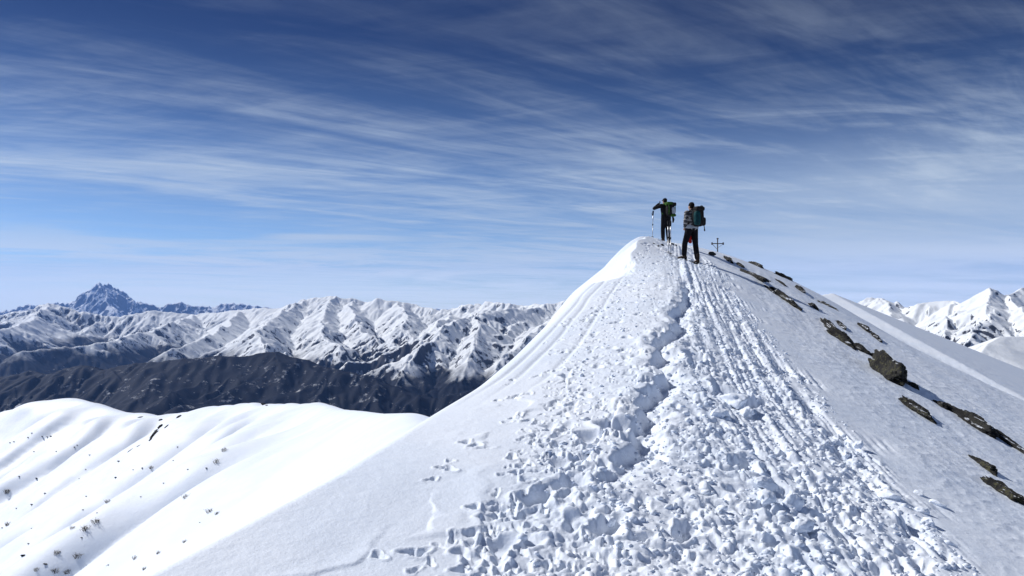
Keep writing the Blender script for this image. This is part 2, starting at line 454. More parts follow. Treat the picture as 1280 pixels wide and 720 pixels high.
def spurs_from(pts, rng, every, length, drop, kk):
    """side ridges leaving a crest on both sides"""
    out = []
    for (a, b) in zip(pts[:-1], pts[1:]):
        a = np.array(a); b = np.array(b); L = np.hypot(*(b - a)[:2])
        n = max(1, int(L / every))
        for i in range(n):
            for side in (-1, 1):
                t = (i + rng.uniform(.1, .9)) / n; p = a + (b - a) * t
                h = math.atan2(b[1] - a[1], b[0] - a[0]) + side * rng.uniform(.95, 1.75)
                ln = length * rng.uniform(.6, 1.3); q = [p.copy()]; q[0][2] -= 20
                for s in range(4):
                    h += rng.normal(0, .22)
                    nx = q[-1].copy(); nx[0] += math.cos(h) * ln / 4; nx[1] += math.sin(h) * ln / 4
                    nx[2] -= drop * ln / 4 * rng.uniform(.5, 1.4); q.append(nx)
                out.append(([tuple(v) for v in q], kk))
    return out

def fan_gradient(Z, S, Yv):
    hs = np.gradient(Z, S, axis=1); hy = np.gradient(Z, Yv, axis=0)
    gx = hs / Yv[:, None]
    return gx, hy - gx * S[None, :]

def mountain_sheet(name, lines, S, Yv, floor, mat, label, rough=1.0, scales=(1100, 520, 250, 120, 70), seed=3, k=.68, amp=.05):
    XS, YV = np.meshgrid(S, Yv); X = XS * YV
    wx = X + 130 * fbm(X / 1500, YV / 1500, 3, seed) + 22 * fbm(X / 300, YV / 300, 2, seed + 2)
    wy = YV + 130 * fbm(X / 1500 + 9, YV / 1500, 3, seed + 1) + 22 * fbm(X / 300 + 5, YV / 300, 2, seed + 3)
    Z = crest_field(wx, wy, lines, floor, k)
    Z = Z + rough * 38 * fbm(X / 700, YV / 700, 3, seed + 7)
    vary = .45 + 1.0 * sstep(-.35, .35, fbm(X / 2600, YV / 2600, 2, seed + 90))
    for i, sc in enumerate(scales):
        ym = float(np.median(Yv)); Zb = Z
        for rep in (0, 1):
            Zb = box(box(Zb, int(.35 * sc / np.median(np.diff(Yv))), 0), int(.35 * sc / (ym * (S[1] - S[0]))), 1)
        gx, gy = fan_gradient(Zb, S, Yv); g = np.hypot(gx, gy) + 1e-4
        st = np.clip(g / .55, 0, 1.2)
        Z = Z + vary * amp * (1 + .14 * i) * rough * sc * st * gully(X / sc, YV / sc, -gx / g, -gy / g, seed + 11 * i)
    Z = Z + rough * 15 * (ridged(X / 300, YV / 300, 2, seed + 20) - .8)
    Z = Z + rough * np.clip(YV - 16000, 0, None) / 17000 * 45 * (ridged(X / 700, YV / 700, 3, seed + 60) - .9)
    o = link(name, grid_mesh(name, X, YV, Z), mat)
    return tag(o, label, kind='structure')

P = lambda D, *xy: [ray(px, py, D) for px, py in xy]
rg = np.random.default_rng(12)
MONVISO = P(33000, (-120, 395), (-40, 390), (0, 389), (45, 381), (75, 379), (97, 373), (106, 366), (113, 361), (119, 357), (125, 353), (132, 358), (137, 360), (147, 366), (156, 375), (176, 379), (200, 382), (216, 380), (228, 377), (242, 382), (264, 383), (286, 379),
            (302, 380), (330, 384), (365, 385), (430, 383), (560, 387), (700, 389), (800, 389))
MID = [ray(*p) for p in ((-150, 400, 14500), (-40, 396, 14500), (0, 394, 14500), (60, 380, 14500), (100, 390, 14500), (150, 395, 14500), (190, 388, 14500), (240, 392, 14500), (300, 388, 14000), (350, 383, 13500), (385, 375, 13000), (415, 371, 12500),
                               (441, 373, 12500), (456, 377, 12500), (473, 373, 12000), (500, 377, 12000), (520, 381, 12000), (546, 388, 11500), (566, 386, 11500), (581, 382, 11000), (606, 379, 11000), (627, 379, 10500),
                               (651, 381, 10500), (681, 379, 10000), (714, 377, 10000), (760, 374, 10000), (830, 380, 10000))]
SP = [
    [(385, 376, 13000), (360, 388, 11500), (330, 404, 9800), (322, 416, 8800), (342, 436, 7700), (352, 447, 7000)],
    [(240, 392, 14500), (225, 402, 12500), (170, 418, 11000), (100, 432, 9600), (30, 440, 8800)],
    [(60, 381, 14500), (40, 400, 12500), (-10, 415, 10800), (-60, 425, 9800)],
    [(300, 389, 14000), (285, 405, 11500), (262, 420, 9800), (215, 436, 8600)],
    [(441, 374, 12500), (436, 392, 10800), (452, 412, 9600), (486, 432, 8300), (520, 455, 7200), (540, 475, 6500)],
    [(415, 372, 12500), (398, 394, 10600), (402, 415, 9200), (420, 436, 8000)],
    [(500, 378, 12000), (512, 395, 10200), (505, 410, 9200), (520, 430, 8300)],
    [(681, 380, 10000), (640, 386, 9200), (595, 394, 8400), (566, 406, 7700), (536, 428, 7000), (512, 452, 6500), (500, 474, 6100)],
    [(595, 394, 8400), (603, 412, 7600), (592, 434, 6900), (586, 456, 6400)],
    [(714, 378, 10000), (690, 396, 8500), (662, 418, 7500), (634, 442, 6800), (616, 464, 6300)],
    [(651, 382, 10500), (655, 396, 9200), (640, 412, 8400), (622, 428, 7800)],
    [(566, 387, 11500), (560, 398, 10000), (545, 410, 9000)],
]
SP = [[ray(*p) for p in s] for s in SP]
DARK = [ray(*p) for p in ((-140, 478, 5600), (-40, 470, 5600), (0, 466, 5600), (50, 466, 5500), (100, 460, 5500), (160, 455, 5400), (230, 447, 5300), (270, 444, 5300), (340, 441, 5300), (380, 455, 5200), (430, 468, 5100), (480, 482, 5000), (525, 493, 4900), (570, 497, 4800), (620, 486, 4900), (680, 470, 5000))]
lines = [(MID, 1.0)] + [(s, 1.0) for s in SP]
lines += spurs_from(MID, rg, 1300, 2300, .40, 1.1)
for s in SP: lines += spurs_from(s, rg, 1000, 900, .45, 1.15)
YL = np.concatenate([np.arange(5400, 9000, 15), np.arange(9000, 15500, 24), np.arange(15500, 18000, 120)]).astype(float)
mountain_sheet('mountain_range', lines, np.arange(-.80, .24, .00105), YL, -1500.0, alpine_material('alpine_snow_and_forest', -640, -480, sl=.555), 'long snowy mountain range with one tall pyramid peak above dark forested valley sides', seed=3)

ML = [(MONVISO, 1.75)] + spurs_from(MONVISO[3:22], rg, 1500, 2600, .62, 1.7)
mountain_sheet('pyramid_peak', ML, np.arange(-.80, .24, .0009), np.arange(26500, 35500, 34).astype(float), -900.0, alpine_material('rocky_alpine', -1500, -1200, sl=.575), 'tall dark rocky pyramid peak rising alone above the far chain at the left', seed=71, scales=(1500, 750, 380, 190), rough=1.4)
DL = [(DARK, .8)] + spurs_from(DARK, rg, 600, 1500, .34, .9)
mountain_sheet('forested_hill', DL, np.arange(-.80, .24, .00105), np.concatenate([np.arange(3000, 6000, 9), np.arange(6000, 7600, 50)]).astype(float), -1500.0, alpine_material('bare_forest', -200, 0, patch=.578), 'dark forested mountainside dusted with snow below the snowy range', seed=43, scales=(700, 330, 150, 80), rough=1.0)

# the range at the far right
RA = [ray(*p) for p in ((1010, 392, 7500), (1060, 385, 7500), (1090, 374, 7500), (1106, 371, 7500), (1121, 380, 7300), (1132, 385, 7000), (1150, 380, 6800), (1165, 377, 6800), (1192, 376, 6700), (1202, 380, 6500), (1216, 372, 6300), (1234, 362, 6200),
                        (1246, 364, 6200), (1256, 369, 6200), (1268, 364, 6300), (1282, 360, 6500), (1310, 366, 6500), (1360, 372, 6500), (1430, 380, 6500), (1560, 385, 6500))]
RS = [[ray(*p) for p in s] for s in (
    [(1234, 363, 6200), (1228, 385, 5400), (1222, 404, 4900), (1214, 420, 4500), (1205, 440, 4100)],
    [(1262, 368, 6200), (1268, 388, 5400), (1284, 400, 4900), (1310, 412, 4500)],
    [(1192, 377, 6700), (1180, 395, 5800), (1170, 412, 5200), (1180, 425, 4700)],
    [(1106, 372, 7500), (1112, 388, 6500), (1130, 402, 5800)])]
HILL = [ray(*p) for p in ((1180, 470, 2300), (1222, 434, 2500), (1247, 419, 2700), (1275, 420, 2800), (1330, 424, 2900), (1420, 430, 3000), (1560, 440, 3000))]
lines = [(RA, 1.0)] + [(s, .9) for s in RS]
for s in [RA] + RS: lines += spurs_from(s, rg, 900, 900, .45, 1.1)
YR = np.concatenate([np.arange(3300, 8200, 12), np.arange(8200, 9500, 60)]).astype(float)
mountain_sheet('mountain_range', lines, np.arange(.30, 1.02, .00105), YR, -1300.0, alpine_material('alpine_snow', -900, -700, sl=.62), 'bright snowy mountains beyond the right-hand slope, streaked with rock', seed=19, scales=(600, 300, 150, 75), rough=.9)
mountain_sheet('snow_hill', [(HILL, .62)], np.arange(.46, 1.02, .0012), np.arange(1500, 3400, 9).astype(float), -1000.0, alpine_material('hill_snow', -1200, -1000, sl=.40), 'smooth white snow hill low at the right edge in front of the mountains', seed=29, scales=(300,), rough=.25)

# ================================================================== helpers for things
def tube(bm, p0, p1, r0, r1, n=10):
    p0 = Vector(p0); p1 = Vector(p1); d = (p1 - p0); L = d.length
    if L < 1e-6: return
    q = d.to_track_quat('Z', 'Y').to_matrix()
    ring = []
    for p, r in ((p0, r0), (p1, r1)):
        ring.append([bm.verts.new(p + q @ Vector((r * math.cos(2 * math.pi * k / n), r * math.sin(2 * math.pi * k / n), 0))) for k in range(n)])
    for k in range(n): bm.faces.new((ring[0][k], ring[0][(k + 1) % n], ring[1][(k + 1) % n], ring[1][k]))
    bm.faces.new(ring[0][::-1]); bm.faces.new(ring[1])

def ball(bm, c, r, sub=2):
    """r: one number or three; c: centre"""
    if not isinstance(r, (tuple, list)): r = (r, r, r)
    g = bmesh.ops.create_icosphere(bm, subdivisions=sub, radius=1)
    for v in g['verts']: v.co = Vector((v.co.x * r[0] + c[0], v.co.y * r[1] + c[1], v.co.z * r[2] + c[2]))

def block(bm, c, s, rot=None, bevel=0.0):
    g = bmesh.ops.create_cube(bm, size=1); vs = g['verts']
    for v in vs: v.co = Vector((v.co.x * s[0], v.co.y * s[1], v.co.z * s[2]))
    if bevel:
        es = list({e for v in vs for e in v.link_edges})
        r = bmesh.ops.bevel(bm, geom=es, offset=bevel, segments=2, affect='EDGES', profile=.6)
        vs = list({v for f in r['faces'] for v in f.verts} | {v for v in vs if v.is_valid})
    for v in vs:
        if rot is not None: v.co = rot @ v.co
        v.co += Vector(c)

def limb(bm, pts):
    """a tapered limb through (point, radius) joints, balls at the joints"""
    for (a, ra), (b, rb_) in zip(pts[:-1], pts[1:]): tube(bm, a, b, ra, rb_, 14)
    for a, ra in pts: ball(bm, a, ra)

def mesh_of(bm, name):
    me = bpy.data.meshes.new(name); bm.normal_update(); bm.to_mesh(me); bm.free(); return me

def fused(name, bm, mat, parent, voxel=.012, smooth=4):
    """melt the overlapping shapes into one continuous skin"""
    tmp = bpy.data.objects.new('tmp', mesh_of(bm, name)); COL.objects.link(tmp)
    m = tmp.modifiers.new('r', 'REMESH'); m.mode = 'VOXEL'; m.voxel_size = voxel
    if smooth:
        k = tmp.modifiers.new('s', 'SMOOTH'); k.iterations = smooth; k.factor = .5
    dg = bpy.context.evaluated_depsgraph_get(); dg.update()
    me = bpy.data.meshes.new_from_object(tmp.evaluated_get(dg)); me.name = name
    old = tmp.data; bpy.data.objects.remove(tmp); bpy.data.meshes.remove(old)
    return link(name, me, mat, parent)

def part(name, bm, mat, parent, smooth=True):
    return link(name, mesh_of(bm, name), mat, parent, smooth)

def empty(name, loc, rz, label, cat, group=None):
    o = bpy.data.objects.new(name, None); COL.objects.link(o); o.empty_display_size = .1
    o.location = loc; o.rotation_euler = (0, 0, rz)
    return tag(o, label, cat, group)

# ------------------------------------------------------------------ rocks
ROCK = rock_material('lichen_rock', .55); DROCK = rock_material('dark_rock', .12)
from mathutils import noise as mn
def rock_mesh(sx, sy, sz, seed, sub=4, rg_=1.0):
    bm = bmesh.new(); bmesh.ops.create_icosphere(bm, subdivisions=sub, radius=1)
    rr = random.Random(seed)
    cuts = []
    for k in range(11):
        n = Vector((rr.gauss(0, 1), rr.gauss(0, 1), rr.gauss(0, 1))).normalized(); cuts.append((n, rr.uniform(.52, .88)))
    off = Vector((seed * 3.1, seed * 1.7, 0))
    for v in bm.verts:
        p = v.co.copy()
        for n, d in cuts:
            e = p.dot(n) - d
            if e > 0: p -= n * e * .92
        p *= 1 + rg_ * (.20 * mn.noise(p * 2.1 + off) + .13 * mn.noise(p * 5.3 + off) + .07 * abs(mn.noise(p * 12 + off)) + .03 * mn.noise(p * 26 + off))
        v.co = Vector((p.x * sx, p.y * sy, p.z * sz))
    return mesh_of(bm, 'rock')

GROUP_R = 'dark rocks breaking through the snow on the ridge'
def frame(p, along=None, yaw=0.0):
    e = .4; gx = (ground(p.x + e, p.y) - ground(p.x - e, p.y)) / (2 * e); gy = (ground(p.x, p.y + e) - ground(p.x, p.y - e)) / (2 * e)
    nrm = Vector((-gx, -gy, 1)).normalized()
    tx = along.copy() if along is not None else Vector((math.cos(yaw), math.sin(yaw), 0))
    tx = (tx - nrm * tx.dot(nrm)).normalized(); ty = nrm.cross(tx)
    return Matrix((tx, ty, nrm)).transposed().to_4x4(), nrm
def slab(a, b, thick, seed, label, mat=None, high=.75, sink=.42, group=GROUP_R, cat='rock'):
    """a rock whose long axis lies on the snow between two sighted points; thick in photograph pixels"""
    p1 = seat(*a); p2 = seat(*b)
    c = (p1 + p2) / 2; c.z = ground(c.x, c.y); D = c.y
    L = (p2 - p1).length; W = min(thick * D / F * 1.5, L * .8 + .05); Hh = W * high
    o = link('rock', rock_mesh(L * .58, W * .58, Hh * .58, seed, 5, 1.35), mat or DROCK)
    M, nrm = frame(c, p2 - p1)
    o.matrix_world = Matrix.Translation(c + nrm * Hh * (.5 - sink)) @ M
    return tag(o, label, cat, group)
def place_rock(px, py, L, Wd, Hh, seed, label, mat=None, yaw=0.0, sink=.25, group=GROUP_R, cat='rock'):
    p = seat(px, py)
    o = link('rock', rock_mesh(L / 2, Wd / 2, Hh / 2, seed, 5, .62), mat or DROCK)
    M, nrm = frame(p, None, yaw)
    o.matrix_world = Matrix.Translation(p + nrm * Hh * (.5 - sink)) @ M
    return tag(o, label, cat, group)

slab((1094, 458), (1128, 485), 21, 3, 'biggest boulder on the ridge, spotted with yellow-green lichen', ROCK, 1.0, .33)
slab((1130, 478), (1146, 487), 7, 4, 'small dark stone just below the big lichen boulder')
slab((1125, 499), (1172, 533), 13, 5, 'long low lichen-covered slab in the snow below the big boulder', ROCK)
slab((1168, 502), (1185, 514), 9, 6, 'short dark stone right of the long lichen slab')
slab((1190, 511), (1246, 552), 17, 7, 'broad dark slab at the upper end of the rock band near the right edge')
slab((1232, 534), (1292, 575), 11, 8, 'narrow dark slab running out of the picture at the right edge')
slab((1215, 571), (1245, 596), 10, 9, 'lone dark rock strip lying on smooth snow, above the lowest slab', ROCK)
slab((1232, 600), (1288, 637), 14, 10, 'lowest slab of all, dark and slanting, at the right edge', ROCK)
slab((1025, 398), (1052, 424), 9, 11, 'thin dark rock blade at the upper end of the long middle outcrop')
slab((1034, 414), (1068, 436), 12, 12, 'lichened middle slab of the long outcrop above the big boulder', ROCK)
slab((1060, 429), (1086, 444), 8, 13, 'tapering lower end of the long outcrop pointing at the big boulder')
slab((1021, 372), (1042, 386), 9, 14, 'blocky black rock jutting up against the far white slope', None, .8, .35)
slab((966, 362), (997, 387), 8, 15, 'long brown slab halfway down the upper ridge edge', ROCK)
slab((924, 334), (956, 358), 6, 16, 'dark diagonal rock streak below the skyline right of the cross')
slab((938, 329), (953, 336), 4, 17, 'knobbly dark rock on the skyline right of the cross', None, .9, .35)
slab((970, 340), (988, 349), 6, 18, 'flat dark rock on the skyline, the farthest right up there')
slab((995, 359), (1005, 367), 6, 19, 'small black stone above the long brown slab')
slab((1013, 381), (1023, 389), 6, 20, 'small black stone under the blocky jutting rock')
slab((1075, 407), (1086, 416), 6, 21, 'upper of two small stones out on the smooth right slope', None, .8, .3)
slab((1091, 419), (1100, 427), 5, 22, 'lower of two small stones out on the smooth right slope', None, .8, .3)
slab((905, 322), (916, 330), 5, 23, 'small dark rock just below and right of the cross')
slab((920, 329), (929, 335), 4, 24, 'little dark rock between the cross and the skyline rocks')
slab((970, 350), (982, 358), 4, 25, 'thin dark stone under the skyline rocks')
slab((1088, 443), (1102, 455), 7, 27, 'small dark slab end touching the upper side of the big boulder')
slab((1181, 508), (1198, 519), 8, 28, 'dark rock joining the short stone to the broad slab near the right edge')
slab((1046, 402), (1056, 412), 5, 29, 'small dark splinter beside the thin rock blade')
slab((956, 357), (968, 367), 4, 30, 'dark splinter between the diagonal streak and the long brown slab')
place_rock(890, 319.5, .3, .26, .24, 26, 'black pebble-like rock on the crest left of the cross')
STONES = 'little dark stones by the hikers'
for i, (px, py, L) in enumerate(((817, 305, .10), (823, 308, .13), (828, 307, .16), (835, 304, .12), (841, 306, .20), (845, 307.5, .16), (838, 307, .10), (852, 322, .12))):
    place_rock(px, py, L, L * .6, L * .42, 40 + i, 'small dark stone in the churned snow at the hikers\' feet', DROCK, i, group=STONES, cat='stone')
slab((858, 326), (877, 332), 2.5, 52, 'thin strip of brown rock beside the right hiker\'s boots', group=STONES, cat='stone')

# ------------------------------------------------------------------ loose blocks of snow
def chunk_mesh(sx, sy, sz, seed, flat=False):
    me_ = rock_mesh(sx, sy, sz, seed, 4)
    return me_
CH = 'loose snow blocks beside the track'
def chunk(px, py, L, Wd, Hh, seed, label, yaw=0.0, tilt=0.0, sink=.36):
    p = seat(px, py)
    o = link('snow_block', rock_mesh(L / 2, Wd / 2, Hh / 2, seed), SNOW)
    o.location = (p.x, p.y, p.z + Hh * (.5 - sink)); o.rotation_euler = (tilt, .1 * math.sin(seed), yaw)
    return tag(o, label, 'snow block', CH)
chunk(1072, 560, .15, .11, .12, 61, 'upright little snow block near the right edge of the track', .4)
chunk(1058, 570, .12, .10, .07, 62, 'flat snow lump left of the upright little block', 1)
chunk(1112, 622, .26, .15, .13, 63, 'wedge-shaped snow block lying on the right border of the track', 2.2, .35)
chunk(957, 612, .22, .14, .13, 64, 'rounded loaf-like snow block in the middle of the track', .4)
chunk(957, 630, .22, .16, .15, 65, 'lumpy snow block directly below the loaf-like one', 1.2)
chunk(992, 636, .16, .14, .17, 66, 'tall snow lump right of the loaf-like block', .3)
chunk(1002, 664, .22, .15, .15, 67, 'low snow block casting a shadow near the bottom of the track', .8)
chunk(918, 508, .42, .28, .24, 68, 'big broken snow block in the middle of the track', 1.9, .3)
chunk(898, 520, .22, .2, .16, 69, 'crumbling snow block left of the big broken one', .5)
chunk(932, 520, .26, .14, .18, 70, 'leaning slab of snow right of the big broken block', 1.9, .5)
chunk(762, 655, .12, .10, .09, 71, 'round snow ball left of the track near the bottom', .5)
chunk(742, 560, .14, .1, .08, 72, 'snow lump lying in a hollow left of the ledge', .5)
chunk(1150, 640, .16, .1, .08, 73, 'snow block in the crust debris at the far right of the track', 2.2)
chunk(1172, 632, .2, .1, .07, 74, 'tilted crust plate at the outer end of the debris on the right', 2.4, .4)
chunk(1148, 618, .14, .1, .06, 75, 'flat crust plate above the debris on the right', .4, .3)
chunk(1160, 655, .13, .08, .08, 76, 'lowest crust piece of the debris on the right', 2.0, -.3)

# ------------------------------------------------------------------ crumbs of snow too many to count
def rubble():
    rr = np.random.default_rng(21)
    bm = bmesh.new(); bmesh.ops.create_icosphere(bm, subdivisions=1, radius=1)
    base = np.array([v.co[:] for v in bm.verts]); fc = np.array([[v.index for v in f.verts] for f in bm.faces]); bm.free()
    V = []; Fs = []; n = 0
    for i in range(5500):
        y = float(np.exp(rr.uniform(math.log(3.4), math.log(24))))
        l = np.interp(y, *zip(*LEFT_B)); r = np.interp(y, *zip(*RIGHT_B))
        c = np.interp(y, *zip(*LEDGE))
        x = rr.uniform(l, r + .15) if rr.random() < .35 else rr.uniform(c + .05, r + .1)
        s = .010 + .024 * rr.random() ** 3.5
        v = base * (1 + rr.uniform(-.45, .45, (len(base), 1))) * s * np.array([1, rr.uniform(.5, 1.5), rr.uniform(.5, .9)])
        a = rr.uniform(0, 6.28); ca, sa = math.cos(a), math.sin(a)
        v = v @ np.array([[ca, sa, 0], [-sa, ca, 0], [0, 0, 1]]) + np.array([x, y, ground(x, y) + s * .15])
        V.append(v); Fs.append(fc + n); n += len(base)
    me = bpy.data.meshes.new('snow_rubble'); me.from_pydata(np.concatenate(V).tolist(), [], np.concatenate(Fs).tolist())
    tag(link('snow_rubble', me, SNOW), 'crumbs of broken snow strewn over the trodden track', 'snow rubble', kind='stuff')
rubble()

# ------------------------------------------------------------------ shrubs and stones on the bright left spur
TWIG = simple('bare_twig', (.075, .06, .045), .9, (.035, .03, .022))
def shrub_mesh(size, seed):
    rr = random.Random(seed); bm = bmesh.new()
    for k in range(int(26 + 14 * rr.random())):
        a = rr.uniform(0, 6.28); r = size * .55 * math.sqrt(rr.random()); b = Vector((r * math.cos(a), r * math.sin(a), -.15 * size))
        d = Vector((rr.gauss(-.25, .35), rr.gauss(-.15, .35), 1)).normalized(); L = size * rr.uniform(.4, 1.0)
        m_ = b + d * L * .5; t_ = m_ + (d + Vector((rr.gauss(0, .35), rr.gauss(0, .35), 0))).normalized() * L * .5
        th = size * .022
        tube(bm, b, m_, th, th * .75, 5); tube(bm, m_, t_, th * .75, th * .3, 5)
        for q in range(3):
            f = b.lerp(t_, rr.uniform(.45, .9)); g = f + Vector((rr.gauss(0, 1), rr.gauss(0, 1), rr.uniform(.2, 1))).normalized() * L * .28
            tube(bm, f, g, th * .5, th * .2, 4)
    return mesh_of(bm, 'shrub')
def shrub(px, py, n, seed, label, group='bare shrubs on the bright left slope'):
    p = seat(px, py, 9.0)
    if p is None: return
    o = link('shrub', shrub_mesh(n * .8 * p.y / F, seed), TWIG); o.location = p; o.rotation_euler = (0, 0, seed)
    tag(o, label, 'shrub', group)
shrub(262, 640, 9, 1, 'biggest bare shrub on the right half of the bright slope, in two bunches')
shrub(271, 643, 6, 2, 'smaller bare shrub touching the biggest one on its right side')
shrub(280, 564, 8, 3, 'thin pale shrub high on the bright slope, upper one of a pair')
shrub(271, 578, 8, 4, 'thin pale shrub high on the bright slope, lower one of a pair')
shrub(10, 616, 9, 5, 'dark bushy shrub by the left edge of the picture, highest of those there')
shrub(135, 628, 7, 6, 'shrub in the middle of the bright slope, the highest of a row of dark ones')
shrub(120, 654, 10, 7, 'dense dark shrub in the middle of the bright slope, upper of two big neighbours')
shrub(106, 663, 11, 8, 'dense dark shrub in the middle of the bright slope, lower of two big neighbours')
shrub(90, 661, 6, 9, 'small shrub left of the two big neighbouring ones')
shrub(71, 692, 8, 10, 'pale shrub alone on a rib in the lower left')
shrub(97, 700, 10, 11, 'greyish twiggy shrub above the bottom edge')
shrub(70, 717, 9, 12, 'grey-green shrub cut by the bottom edge, left one')
shrub(84, 719, 9, 13, 'grey-green shrub cut by the bottom edge, right one')
shrub(231, 678, 7, 14, 'lone forked shrub halfway along the foot of the bright slope')
shrub(198, 692, 6, 15, 'small upright shrub near the boundary with the near slope')
shrub(169, 699, 7, 16, 'dark small shrub left of the upright one near the near slope')
shrub(181, 712, 6, 17, 'lowest little shrub by the boundary with the near slope')
shrub(46, 714, 7, 18, 'little dark shrub in the bottom left corner region')
shrub(10, 657, 7, 19, 'ragged shrub at the left edge under the dark bushy one')
shrub(189, 586, 6, 20, 'faint small shrub in the upper middle of the bright slope')
shrub(232, 622, 8, 21, 'faint broad shrub above the lone forked one')
SPECK = 'dark stones on the bright left slope'
def speck(px, py, n, seed, label, stretch=1.6, group=SPECK):
    p = seat(px, py, 9.0)
    if p is None: return
    s = n * p.y / F / 2
    o = link('stone', rock_mesh(s * stretch, s, s * .6, seed, 3, 1.6), DROCK); o.location = p; o.rotation_euler = (0, .3, .8 + .3 * math.sin(seed))
    tag(o, label, 'stone', group)
speck(149, 577, 4, 101, 'rounder of two dark stones in mid slope, the upper one'); speck(145, 598, 3, 102, 'small round dark stone alone in mid slope')
speck(29, 695, 6, 103, 'largest dark stone in the lower left of the bright slope'); speck(57, 706, 4, 104, 'dark flat stone beside the shrubs near the bottom left')
speck(330, 503, 6, 105, 'dark rock on the very crest of the right hump of the left ridge'); speck(334, 507, 3, 115, 'tiny stone just below the rock on the crest')
for i, (a, b, n) in enumerate((((207, 527), (203, 531), 3), ((204, 531), (198, 536), 5), ((199, 535), (195, 540), 4), ((196, 540), (192, 545), 6), ((192, 544), (188, 550), 4), ((190, 549), (186, 553), 2.5), ((210, 532), (206, 536), 3), ((226, 520), (221, 523), 4), ((203, 526), (199, 527), 3), ((178, 522), (172, 523), 2.5), ((166, 561), (158, 567), 1.5), ((176, 556), (171, 559), 1.5))):
    slab(a, b, n * .62, 120 + i, 'dark rock of the short broken rib under the notch of the left ridge', None, .7, .45, 'rocks of the broken rib')
for i in range(40):
    px = random.choice((random.uniform(0, 110), random.uniform(40, 300))); py = random.uniform(535, 715) if px < 150 else random.uniform(520, 660)
    if py < 545 - .1 * px: continue
    speck(px, py, random.uniform(1.2, 2.6), 140 + i, 'tiny dark stone poking through the snow of the bright left slope', 2.0, 'tiny stones on the bright slope')

# ------------------------------------------------------------------ cross on the summit
IRON = simple('dark_iron', (.05, .045, .042), .6, (.09, .06, .045), 25, .3)
def cross():
    D = 60.0; x, y, z = ray(897, 313, D); g = ground(x, y)
    o = empty('summit_cross', (x, y, g - .3), .05, 'thin dark metal cross standing on the crest behind the hikers', 'cross')
    top = (385 - 298.5) / F * D - g + .3; arm = (385 - 304.5) / F * D - g + .3
    bm = bmesh.new(); block(bm, (0, 0, top / 2), (.07, .07, top), bevel=.01); part('post', bm, IRON, o)
    bm = bmesh.new(); block(bm, (0, -.002, arm), (.84, .06, .07), bevel=.01); part('crossbeam', bm, IRON, o)
    for s in (-1, 1):
        bm = bmesh.new(); block(bm, (s * .44, 0, arm), (.10, .11, .19), bevel=.02); part('end_plate', bm, IRON, o)
    bm = bmesh.new(); block(bm, (0, 0, top + .01), (.13, .11, .10), bevel=.02); part('top_plate', bm, IRON, o)
    bm = bmesh.new(); tube(bm, (-.42, -.02, arm - .05), (-.06, -.02, arm - .42), .018, .018); part('brace', bm, IRON, o)
    bm = bmesh.new(); tube(bm, (.42, -.02, arm - .05), (.06, -.02, arm - .30), .012, .012); part('brace', bm, IRON, o)
cross()

# ------------------------------------------------------------------ poles
ALU = simple('pole_metal', (.55, .56, .58), .35, (.42, .43, .45), 12, .05, metal=.6)
GRIP = simple('pole_grip', (.018, .018, .02), .7); STRAP = simple('strap_webbing', (.03, .03, .033), .8)
def pole(px, py, D, ln, tilt, rz, label, lower=None):
    x, y, z = ray(px, py, D); g = ground(x, y)
    o = empty('trekking_pole', (x, y, g), rz, label, 'trekking pole', 'trekking poles planted in the snow'); o.rotation_euler = (tilt[0], tilt[1], rz)
    bm = bmesh.new(); limb(bm, [((0, 0, -.12), .011), ((0, 0, ln * .45), .014), ((0, 0, ln - .13), .016)]); part('shaft', bm, ALU, o)
    bm = bmesh.new(); limb(bm, [((0, 0, ln - .14), .022), ((.004, 0, ln - .03), .026)]); ball(bm, (.0, 0, ln), (.034, .028, .022)); part('grip', bm, GRIP, o)
    bm = bmesh.new()
    for a, b in (((0, 0, ln - .02), (-.06, -.02, ln - .08)), ((-.06, -.02, ln - .08), (-.05, -.02, ln - .17)), ((-.05, -.02, ln - .17), (0, 0, ln - .06))): tube(bm, a, b, .009, .009, 6)
    part('wrist_strap', bm, STRAP, o)
    bm = bmesh.new(); tube(bm, (0, 0, .055), (0, 0, .068), .05, .045, 16); part('basket', bm, GRIP, o)
    bm = bmesh.new(); tube(bm, (0, 0, ln * .48), (0, 0, ln * .53), .021, .021); part('clamp', bm, GRIP, o)
pole(838.2, 319, 23.4, 1.04, (0, 0), .6, 'right-hand pole of the pale pair planted in front of the left hiker')
pole(835.6, 318, 23.7, 1.00, (0, .025), 2.1, 'left-hand pole of the pale pair planted in front of the left hiker')
pole(815.5, 296, 29.0, 1.02, (0, .03), 0.3, 'single dark-gripped pole standing alone left of the left hiker')

# ================================================================== the two hikers (local axes: x right, y the way they face, z up)
SKIN = simple('skin', (.45, .27, .19), .55, (.40, .23, .16), 20, .05)
HAIR = simple('dark_hair', (.006, .005, .005), .75, (.010, .008, .007), 60, .4)
BLACK = simple('black_fabric', (.006, .006, .007), .8, (.012, .012, .014), 18, .3, .01)
TROUS = simple('dark_trousers', (.005, .005, .007), .85, (.010, .009, .012), 14, .4, .015)
GREYJ = None
LIME = simple('lime_fabric', (.045, .115, .015), .7, (.015, .045, .01), 14, .3, .01)
TEAL = simple('teal_fabric', (.005, .048, .052), .7, (.004, .028, .034), 12, .3, .01)
DPACK = simple('dark_pack_fabric', (.008, .008, .009), .75, (.016, .015, .016), 12, .3, .01)
SILVER = simple('pale_grey_fabric', (.36, .38, .42), .7, (.27, .29, .32), 10, .3, .01)
RED = simple('red_fabric', (.42, .02, .015), .7, (.28, .012, .01), 14, .4, .012)
BOOT = simple('boot_leather', (.025, .018, .014), .7, (.05, .032, .022), 22, .3)
SOLE = simple('boot_sole', (.012, .012, .012), .8)
m, t_, b_ = material('striped_jacket')
